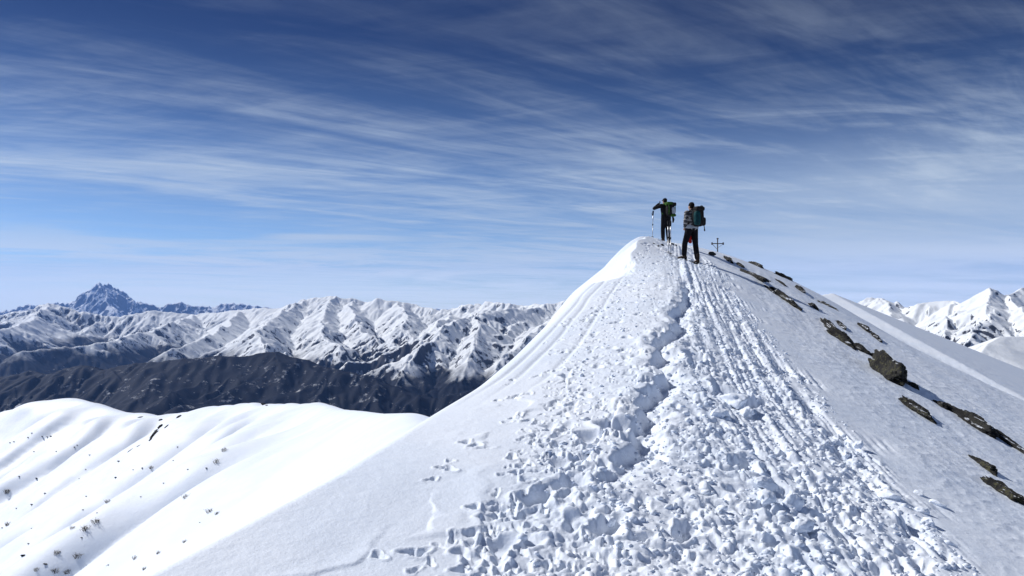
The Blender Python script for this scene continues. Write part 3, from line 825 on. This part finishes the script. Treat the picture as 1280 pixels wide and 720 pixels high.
tc_ = t_.n.new('ShaderNodeTexCoord').outputs['Object']
mp_ = t_.n.new('ShaderNodeMapping'); mp_.inputs['Scale'].default_value = (1, 1, 2.2); t_.l.new(tc_, mp_.inputs[0])
wv = t_.n.new('ShaderNodeTexNoise'); wv.inputs['Scale'].default_value = 7.5; wv.inputs['Detail'].default_value = 2; t_.l.new(mp_.outputs[0], wv.inputs['Vector'])
t_.put(b_.inputs['Base Color'], t_.mix(t_.ss(.46, .56, wv.outputs[0]), rgb(.03, .03, .034), rgb(.30, .28, .27))); b_.inputs['Roughness'].default_value = .75
GREYJ = m

GLOVED = False
def hand_shape(bm, wrist, d, side, curl=.6):
    """palm, four unequal bent fingers and a thumb leaving the side of the palm"""
    d = Vector(d).normalized(); up = Vector((0, 0, 1)) if abs(d.z) < .8 else Vector((0, 1, 0))
    s = d.cross(up).normalized() * side; n = s.cross(d).normalized()
    w_ = Vector(wrist)
    limb(bm, [(w_, .027), (w_ + d * .045, .032)]); 
    for k in range(4): limb(bm, [(w_ + d * .03 + s * (.024 - .016 * k), .013), (w_ + d * .085 + s * (.028 - .0185 * k), .012)])
    for k, L in enumerate((.068, .078, .073, .056)):
        a = w_ + d * .085 + s * (.028 - .0185 * k); b = a + (d * math.cos(curl * .5) + n * math.sin(curl * .5)) * L * .48
        c2 = b + (d * math.cos(curl * 1.3) + n * math.sin(curl * 1.3)) * L * .32; e = c2 + (d * math.cos(curl * 1.9) + n * math.sin(curl * 1.9)) * L * .25
        limb(bm, [(a, .0098), (b, .009), (c2, .0085), (e, .0075)])
    a = w_ + d * .025 + s * .028; b = a + (d * .7 + s * .65 + n * .25).normalized() * .04; e = b + (d * .92 + s * .1 + n * .35).normalized() * .034
    limb(bm, [(a, .013), (b, .011), (e, .0095)])

def head_shape(bm, c, rot):
    def at(p): return Vector(c) + rot @ Vector(p)
    def hb(p, r):
        g = bmesh.ops.create_icosphere(bm, subdivisions=3, radius=1)
        for v in g['verts']: v.co = at((p[0] + v.co.x * r[0], p[1] + v.co.y * r[1], p[2] + v.co.z * r[2]))
    hb((0, -.008, .02), (.076, .095, .088)); hb((0, .022, -.04), (.062, .072, .07)); hb((0, .055, -.088), (.034, .03, .026))
    limb(bm, [(at((0, .088, .008)), .010), (at((0, .106, -.026)), .0145)])
    for s in (-1, 1):
        hb((s * .079, -.008, -.012), (.011, .022, .032)); hb((s * .031, .083, .022), (.022, .010, .008)); hb((s * .038, .066, -.022), (.024, .02, .02)); hb((s * .013, .1, -.03), (.009, .009, .008))
    hb((0, .088, -.058), (.024, .010, .006)); hb((0, .086, -.068), (.02, .010, .006))

def boot(o, p, yaw):
    rt = Matrix.Rotation(yaw, 3, 'Z'); at = lambda q: Vector(p) + rt @ Vector(q)
    bm = bmesh.new(); limb(bm, [(at((0, -.02, .26)), .058), (at((0, -.02, .12)), .052), (at((0, -.02, .07)), .052)]); limb(bm, [(at((0, -.04, .06)), .05), (at((0, .08, .055)), .048), (at((0, .17, .045)), .04)])
    b = fused('boot', bm, BOOT, o, .012, 3)
    bm = bmesh.new()
    for q, r in (((0, -.045, .012), .05), ((0, .06, .012), .052), ((0, .16, .014), .047)):
        g = bmesh.ops.create_cone(bm, cap_ends=True, segments=18, radius1=r, radius2=r, depth=.035)
        for v in g['verts']: v.co = at(Vector(q) + v.co)
    fused('sole', bm, SOLE, b, .010, 1)

def person(loc, yaw, label, pose, top_mat, cap_mat, capkind):
    o = empty('person', loc, yaw, label, 'person')
    J = {k: Vector(v) for k, v in pose.items() if isinstance(v, tuple)}
    hr = Matrix.Rotation(pose['head_yaw'], 3, 'Z') @ Matrix.Rotation(pose['head_pitch'], 3, 'X')
    # the body: one skin from crown to ankle
    bm = bmesh.new(); head_shape(bm, J['head'], hr)
    limb(bm, [(J['neck'], .056), (J['head'] + Vector((0, -.015, -.05)), .052)])
    limb(bm, [(J['pelvis'], .12), (J['waist'], .115), (J['chest'], .135), (J['neck'] - Vector((0, 0, .05)), .07)])
    for s in 'lr':
        limb(bm, [(J['chest'] + Vector((0, 0, .08)), .08), (J['sh_' + s], .058), (J['el_' + s], .043), (J['wr_' + s], .028)])
        limb(bm, [(J['hip_' + s], .092), (J['kn_' + s], .058), (J['an_' + s], .042), (J['an_' + s] + Vector((0, .1, -.04)), .03)])
        hand_shape(bm, J['wr_' + s], J['hd_' + s], 1 if s == 'l' else -1, pose['curl'])
    fused('body', bm, SKIN, o, .0075, 2)
    bm = bmesh.new()                                                    # jacket
    for dx in (-.075, .075):
        limb(bm, [(J['waist'] + Vector((dx, 0, -.13)), .128), (J['waist'] + Vector((dx, 0, .03)), .122), (J['chest'] + Vector((dx * 1.15, 0, 0)), .142), (J['chest'] + Vector((dx, -.005, .1)), .105)])
    limb(bm, [(J['neck'] - Vector((0, 0, .05)), .085), (J['neck'] + Vector((0, 0, .015)), .068)])
    for s in 'lr':
        a, b, c2 = J['sh_' + s], J['el_' + s], J['wr_' + s]
        limb(bm, [(J['chest'] + Vector((0, 0, .1)), .09), (a, .083), (a.lerp(b, .5), .068), (b, .064), (b.lerp(c2, .5), .055), (b.lerp(c2, .93), .044)])
    jk = fused('jacket', bm, top_mat, o, .013, 5)
    bm = bmesh.new()                                                    # trousers
    limb(bm, [(J['hip_l'] + Vector((.01, 0, .06)), .125), (J['hip_r'] + Vector((-.01, 0, .06)), .125)])
    for s in 'lr':
        h_, k_, a_ = J['hip_' + s], J['kn_' + s], J['an_' + s]
        limb(bm, [(h_ + Vector((0, 0, .03)), .118), (h_.lerp(k_, .4), .102), (k_, .083), (k_.lerp(a_, .45), .082), (k_.lerp(a_, .85), .075)])
    fused('trousers', bm, TROUS, o, .013, 5)
    for s in 'lr': boot(o, (J['an_' + s].x, J['an_' + s].y, J['an_' + s].z - .095), pose['foot_' + s])
    if GLOVED:
        for sd_ in 'lr':
            w_, d_ = J['wr_' + sd_], J['hd_' + sd_].normalized()
            bm = bmesh.new(); hand_shape(bm, w_, d_, 1 if sd_ == 'l' else -1, pose['curl'])
            for v in bm.verts: v.co = v.co + (v.co - (w_ + d_ * .08)) * .10
            limb(bm, [(w_ - d_ * .05, .042), (w_ + d_ * .03, .040)])
            fused('glove', bm, BLACK, o, .008, 1)
    bm = bmesh.new()                                                    # cap or hair
    at = lambda q: J['head'] + hr @ Vector(q)
    def hb(p, r):
        g = bmesh.ops.create_icosphere(bm, subdivisions=3, radius=1)
        for v in g['verts']: v.co = at((p[0] + v.co.x * r[0], p[1] + v.co.y * r[1], p[2] + v.co.z * r[2]))
    hb((0, -.018, .045), (.088, .100, .082)); hb((0, -.045, -.005), (.078, .068, .066))
    if capkind == 'cap': hb((0, .10, .06), (.07, .07, .012))
    else: hb((0, -.02, .09), (.072, .082, .05))
    fused('cap' if capkind == 'cap' else 'hair', bm, cap_mat, o, .010, 3)
    return o, J

# right hiker: legs apart, left hand on the hip, facing away and a little to the left
def stand(px, py, D):
    x, y, z = ray(px, py, D); return Vector((x, y, ground(x, y)))
p = seat(864.5, 326.5)
def foot_z(p, yaw, fx, fy):
    c, s = math.cos(yaw), math.sin(yaw)
    return ground(p.x + fx * c - fy * s, p.y + fx * s + fy * c) - p.z + .06
yaw = R(24)
fl, fr_ = foot_z(p, yaw, -.23, .06), foot_z(p, yaw, .17, -.06)
pose = dict(head=(.0, .02, 1.60), neck=(0, -.01, 1.47), chest=(0, -.01, 1.28), waist=(0, 0, 1.08), pelvis=(0, 0, .95),
            hip_l=(-.095, 0, .90), hip_r=(.095, 0, .90), kn_l=(-.205, .06, .49), kn_r=(.165, .03, .47), an_l=(-.23, .06, fl + .01), an_r=(.17, -.06, fr_ + .01), foot_l=.75, foot_r=-.1,
            sh_l=(-.185, -.01, 1.40), sh_r=(.185, -.01, 1.40), el_l=(-.30, -.10, 1.14), el_r=(.28, .02, 1.12), wr_l=(-.215, .05, .965), wr_r=(.22, .20, .98), hd_l=(.4, .6, -.6), hd_r=(-.4, .7, -.3),
            head_yaw=.05, head_pitch=-.05, curl=.7)
h1, J1 = person(p, yaw, 'hiker standing with legs apart in a grey patterned jacket and dark trousers, seen from behind', pose, GREYJ, HAIR, 'hair')
bm = bmesh.new(); limb(bm, [((-.11, -.02, .985), .112), ((.11, -.02, .985), .112)]); fused('shirt_hem', bm, SILVER, h1, .014, 4)
bm = bmesh.new()                                                     # red cloth hanging in front, seen between the thighs
limb(bm, [((-.08, .16, .90), .05), ((-.03, .13, .76), .06), ((-.02, .10, .64), .075), ((.02, .09, .55), .055)]); limb(bm, [((.07, .15, .88), .05), ((.02, .11, .66), .075)])
fused('hanging_jacket', bm, RED, h1, .014, 4)['label'] = 'red cloth hanging from the waist between the thighs'

def local(o, q):
    c, s = math.cos(o.rotation_euler.z), math.sin(o.rotation_euler.z)
    return Vector((o.location.x + q[0] * c - q[1] * s, o.location.y + q[0] * s + q[1] * c, o.location.z + q[2]))

def soft_box(bm, c, s, n=3):
    """a stuffed sack: rounded box with bulging sides"""
    g = bmesh.ops.create_icosphere(bm, subdivisions=4, radius=1)
    for v in g['verts']:
        q = [math.copysign(abs(a) ** .55, a) for a in v.co]
        k = 1 + .05 * math.sin(9 * v.co.x + 5 * v.co.z) * math.cos(7 * v.co.z + c[2] * 9)
        v.co = Vector((q[0] * s[0] * .53 * k + c[0], q[1] * s[1] * .53 * k + c[1], q[2] * s[2] * .53 + c[2]))

def straps(o, J, off, mat):
    for s in ('l', 'r'):
        a = J['sh_' + s] - off; sx = 1 if s == 'r' else -1
        k = [(a.x - sx * .045, -.02, a.z - .02), (a.x - sx * .05, .12, a.z + .085), (a.x - sx * .05, .30, a.z + .0), (a.x - sx * .03, .31, a.z - .20), (a.x + sx * .01, .16, a.z - .34)]
        bm = bmesh.new(); limb(bm, [(Vector(q), .022) for q in k]); fused('shoulder_strap', bm, mat, o, .012, 2)

# his rucksack
off = Vector((.03, -.27, .99)); pk = empty('rucksack', local(h1, off), yaw, 'dark rucksack with a teal panel on the back of the hiker in the grey jacket', 'rucksack')
bm = bmesh.new(); soft_box(bm, (0, 0, .25), (.31, .25, .50)); bag = fused('main_bag', bm, DPACK, pk, .012, 5)
bm = bmesh.new(); soft_box(bm, (-.085, -.075, .23), (.19, .15, .40)); fused('front_panel', bm, TEAL, pk, .012, 5)
bm = bmesh.new(); soft_box(bm, (.02, -.02, .515), (.29, .24, .14)); fused('lid', bm, DPACK, pk, .012, 4)
bm = bmesh.new(); soft_box(bm, (.17, -.03, .14), (.10, .16, .24), 2); fused('side_pocket', bm, DPACK, pk, .012, 3)
bm = bmesh.new()
for i in range(9):
    a0 = math.pi * i / 9; a1 = math.pi * (i + 1) / 9
    tube(bm, (.13 + .05 * math.cos(a0), .0, .57 + .045 * math.sin(a0)), (.13 + .05 * math.cos(a1), .0, .57 + .045 * math.sin(a1)), .013, .013, 8)
part('haul_loop', bm, STRAP, pk)
bm = bmesh.new(); limb(bm, [((.17, -.05, .06), .012), ((.19, -.06, -.06), .014), ((.195, -.06, -.13), .022)]); fused('dangling_strap', bm, STRAP, pk, .008, 1)
bm = bmesh.new(); limb(bm, [((-.05, -.18, .40), .010), ((.03, -.15, .25), .010), ((.08, -.15, .08), .010)]); fused('compression_strap', bm, STRAP, pk, .008, 1)
straps(pk, J1, off, STRAP)

# left hiker: farther off, turned left, both hands raised to the face
p = stand(832.5, 299, 30.0); yaw = R(18)
fl, fr_ = foot_z(p, yaw, -.10, .05), foot_z(p, yaw, .10, -.03)
pose = dict(head=(.0, .10, 1.585), neck=(0, .03, 1.46), chest=(0, .0, 1.26), waist=(0, 0, 1.06), pelvis=(0, 0, .94),
            hip_l=(-.09, 0, .89), hip_r=(.09, 0, .89), kn_l=(-.10, .07, .48), kn_r=(.10, .05, .48), an_l=(-.10, .05, fl + .01), an_r=(.10, -.03, fr_ + .01), foot_l=.2, foot_r=-.15,
            sh_l=(-.19, .03, 1.40), sh_r=(.19, .03, 1.40), el_l=(-.42, .18, 1.30), el_r=(.36, .24, 1.26), wr_l=(-.17, .31, 1.49), wr_r=(.15, .33, 1.47), hd_l=(.6, -.2, .5), hd_r=(-.6, -.2, .5),
            head_yaw=.0, head_pitch=-.12, curl=1.1)
GLOVED = True
h2, J2 = person(p, yaw, 'hiker in black with both hands raised to the face, farther up the ridge', pose, BLACK, BLACK, 'cap')
off = Vector((.03, -.26, .98)); pk = empty('rucksack', local(h2, off), yaw, 'lime green rucksack with a pale pocket on the hiker in black', 'rucksack')
bm = bmesh.new(); soft_box(bm, (0, 0, .22), (.29, .24, .44)); fused('main_bag', bm, DPACK, pk, .012, 5)
bm = bmesh.new(); soft_box(bm, (-.03, .0, .475), (.29, .23, .12)); fused('lid', bm, LIME, pk, .012, 6)
bm = bmesh.new(); soft_box(bm, (.13, -.06, .44), (.14, .20, .14), 2); fused('lid_pocket', bm, DPACK, pk, .012, 4)
bm = bmesh.new(); soft_box(bm, (.09, -.10, .20), (.16, .13, .25)); fused('front_pocket', bm, SILVER, pk, .012, 4)
bm = bmesh.new(); soft_box(bm, (.09, -.06, .02), (.20, .20, .10)); fused('bottom_panel', bm, LIME, pk, .012, 4)
for sx in (-1, 1):
    bm = bmesh.new(); limb(bm, [((sx * .14, -.12, .46), .017), ((sx * .13, -.17, .30), .017), ((sx * .12, -.13, .05), .017)]); fused('side_strap', bm, LIME, pk, .009, 1)
bm = bmesh.new(); limb(bm, [((.08, -.06, -.02), .03), ((.11, -.06, -.14), .045), ((.10, -.05, -.24), .03)]); fused('tied_bundle', bm, DPACK, pk, .010, 2)
straps(pk, J2, off, LIME)

# ================================================================== camera, light, air
cam = bpy.data.cameras.new('camera'); co = bpy.data.objects.new('camera', cam); COL.objects.link(co)
cam.sensor_width = 36; cam.lens = 36 * F / 1280; cam.shift_y = 25 / 1280
co.location = (0, 0, 0); co.rotation_euler = (R(90), 0, 0)
cam.clip_start = .05; cam.clip_end = 200000
scene.camera = co

SUN_AZ, SUN_EL = R(-63), R(43)            # measured from the view direction (+Y), negative to the left
sd = Vector((math.sin(SUN_AZ) * math.cos(SUN_EL), math.cos(SUN_AZ) * math.cos(SUN_EL), math.sin(SUN_EL)))
sl = bpy.data.lights.new('sun', 'SUN'); sl.energy = 4.0; sl.angle = R(.53); sl.color = (1, .98, .955)
so = bpy.data.objects.new('sun', sl); COL.objects.link(so)
so.rotation_euler = (-sd).to_track_quat('-Z', 'Y').to_euler(); so.location = (-50, 20, 60)

w = bpy.data.worlds.new('World'); scene.world = w; w.use_nodes = True
t = NT(w); bg = t.n['Background']
sky = t.new('ShaderNodeTexSky', sky_type='NISHITA'); sky.sun_disc = False; sky.sun_elevation = SUN_EL; sky.sun_rotation = SUN_AZ
sky.altitude = 2800; sky.air_density = 1.0; sky.dust_density = .3; sky.ozone_density = 2.0
gen = t.n.new('ShaderNodeTexCoord').outputs['Generated']
sp = t.n.new('ShaderNodeSeparateXYZ'); t.l.new(gen, sp.inputs[0])
zc = t.math('ADD', t.math('MAXIMUM', sp.outputs[2], 0.0), .045)
cx = t.math('DIVIDE', sp.outputs[0], zc); cy = t.math('DIVIDE', sp.outputs[1], zc)
cv = t.n.new('ShaderNodeCombineXYZ'); t.l.new(cx, cv.inputs[0]); t.l.new(cy, cv.inputs[1])
def mapped(rot, scale, loc):
    n = t.n.new('ShaderNodeMapping'); n.vector_type = 'TEXTURE'; t.l.new(cv.outputs[0], n.inputs[0])
    n.inputs['Rotation'].default_value = (0, 0, R(rot)); n.inputs['Scale'].default_value = (*scale, 1); n.inputs['Location'].default_value = (*loc, 0)
    return n.outputs[0]
streak = t.noise(mapped(28, (2.1, .62), (3.1, 1.2)), 1.0, 10, .60, 1.7)
wisp = t.noise(mapped(42, (.8, .17), (1.7, 4.4)), 1.0, 9, .62, 1.4)
cross_ = t.noise(mapped(-18, (1.5, .34), (8.7, 2.1)), 1.0, 9, .62, 1.4)
bank = t.noise(mapped(20, (6.0, 2.4), (5.2, .9)), 1.0, 4, .5, .3)
# low bands of cloud seen edge-on: long in azimuth, thin in height
az = t.math('ARCTAN2', sp.outputs[0], sp.outputs[1])
cb = t.n.new('ShaderNodeCombineXYZ'); t.l.new(t.math('MULTIPLY', az, 3.2), cb.inputs[0]); t.l.new(t.math('MULTIPLY', sp.outputs[2], 46.0), cb.inputs[1])
band = t.noise(cb.outputs[0], 1.0, 9, .62, .5)
el = sp.outputs[2]
cl = t.math('ADD', t.math('MULTIPLY', streak, .55), t.math('ADD', t.math('ADD', t.math('MULTIPLY', wisp, .18), t.math('MULTIPLY', cross_, .20)), t.math('MULTIPLY', bank, .58)))
cl = t.math('ADD', cl, t.ss(.0, .34, el, .10, -.10))
right = t.ss(-.35, .35, az)
# a clearer lane low on the left
lane = t.math('MULTIPLY', t.math('MULTIPLY', t.ss(.045, .085, el), t.ss(.11, .17, el, 1.0, 0.0)), t.ss(-.50, .25, az, .22, .02))
cl = t.math('SUBTRACT', cl, lane)
high = t.math('MULTIPLY', t.ss(.56, .98, cl, 0, .88), t.ss(.10, .37, el, 1.0, .22))
lowm = t.math('MULTIPLY', t.math('MULTIPLY', t.ss(.42, .60, band), t.ss(.05, .12, el, 1.0, 0.0)), .92)
mask = t.math('MAXIMUM', high, lowm)
veil = t.math('MULTIPLY', t.math('MULTIPLY', t.ss(-.15, .45, az), t.ss(.02, .26, el, 1.0, 0.0)), t.ss(.25, .60, bank, .25, .75))
mask = t.math('MAXIMUM', mask, t.math('ADD', veil, t.math('MULTIPLY', mask, .35)))
mask = t.math('MINIMUM', mask, 1.0)
# two thin bright banks of cloud low over the far chain
def bank_at(e0, half, a0, a1, amount):
    c_ = t.math('ADD', e0, t.math('MULTIPLY', t.math('SUBTRACT', streak, .5), .010))
    d_ = t.math('ABSOLUTE', t.math('SUBTRACT', el, c_))
    f_ = t.math('MULTIPLY', t.ss(half * .2, half, d_, 1.0, 0.0), t.math('MULTIPLY', t.ss(a0, a0 + .08, az), t.ss(a1 - .25, a1, az, 1.0, 0.0)))
    return t.math('MULTIPLY', t.math('MULTIPLY', f_, t.ss(.36, .62, band)), amount)
mask = t.math('MAXIMUM', mask, bank_at(.033, .007, -.58, .10, .95))
mask = t.math('MAXIMUM', mask, bank_at(.088, .008, -.36, .02, .75))
up = t.ss(.0, .36, el)
skyc = t.mix(1.0, sky.outputs[0], t.mix(up, rgb(.92, 1.06, 1.24), rgb(.075, .13, .27)), 'MULTIPLY')
t.put(bg.inputs['Color'], t.mix(mask, skyc, t.mix(t.ss(.015, .10, el), rgb(10.0, 11.2, 12.6), rgb(6.5, 7.5, 8.5))))
bg.inputs['Strength'].default_value = .085

# pale air round everything
bm = bmesh.new(); bmesh.ops.create_cube(bm, size=1)
for v in bm.verts: v.co = Vector((v.co.x * 80000, v.co.y * 78000, v.co.z * 3900 + 150))
me = bpy.data.meshes.new('haze'); bm.to_mesh(me); bm.free()
hm = bpy.data.materials.new('haze'); hm.use_nodes = True
hm.node_tree.nodes.remove(hm.node_tree.nodes['Principled BSDF'])
pv = hm.node_tree.nodes.new('ShaderNodeVolumePrincipled'); pv.inputs['Color'].default_value = (.22, .43, 1.0, 1); pv.inputs['Density'].default_value = 1.7e-5; pv.inputs['Anisotropy'].default_value = .2
hm.node_tree.links.new(pv.outputs[0], hm.node_tree.nodes['Material Output'].inputs['Volume'])
tag(link('haze', me, hm, smooth=False), kind='stuff', label='thin blue air fading the far mountains')

vs = scene.view_settings; vs.view_transform = 'Standard'; vs.look = 'None'; vs.gamma = 1; vs.use_curve_mapping = False; vs.exposure = 0.16
c = scene.cycles; c.use_denoising = True; c.denoiser = 'OPENIMAGEDENOISE'; c.denoising_input_passes = 'RGB_ALBEDO_NORMAL'; c.denoising_prefilter = 'ACCURATE'; c.denoising_quality = 'HIGH'; c.max_bounces = 6; c.diffuse_bounces = 3; c.glossy_bounces = 2; c.transmission_bounces = 2; c.volume_bounces = 0; c.use_adaptive_sampling = True; c.adaptive_threshold = .01
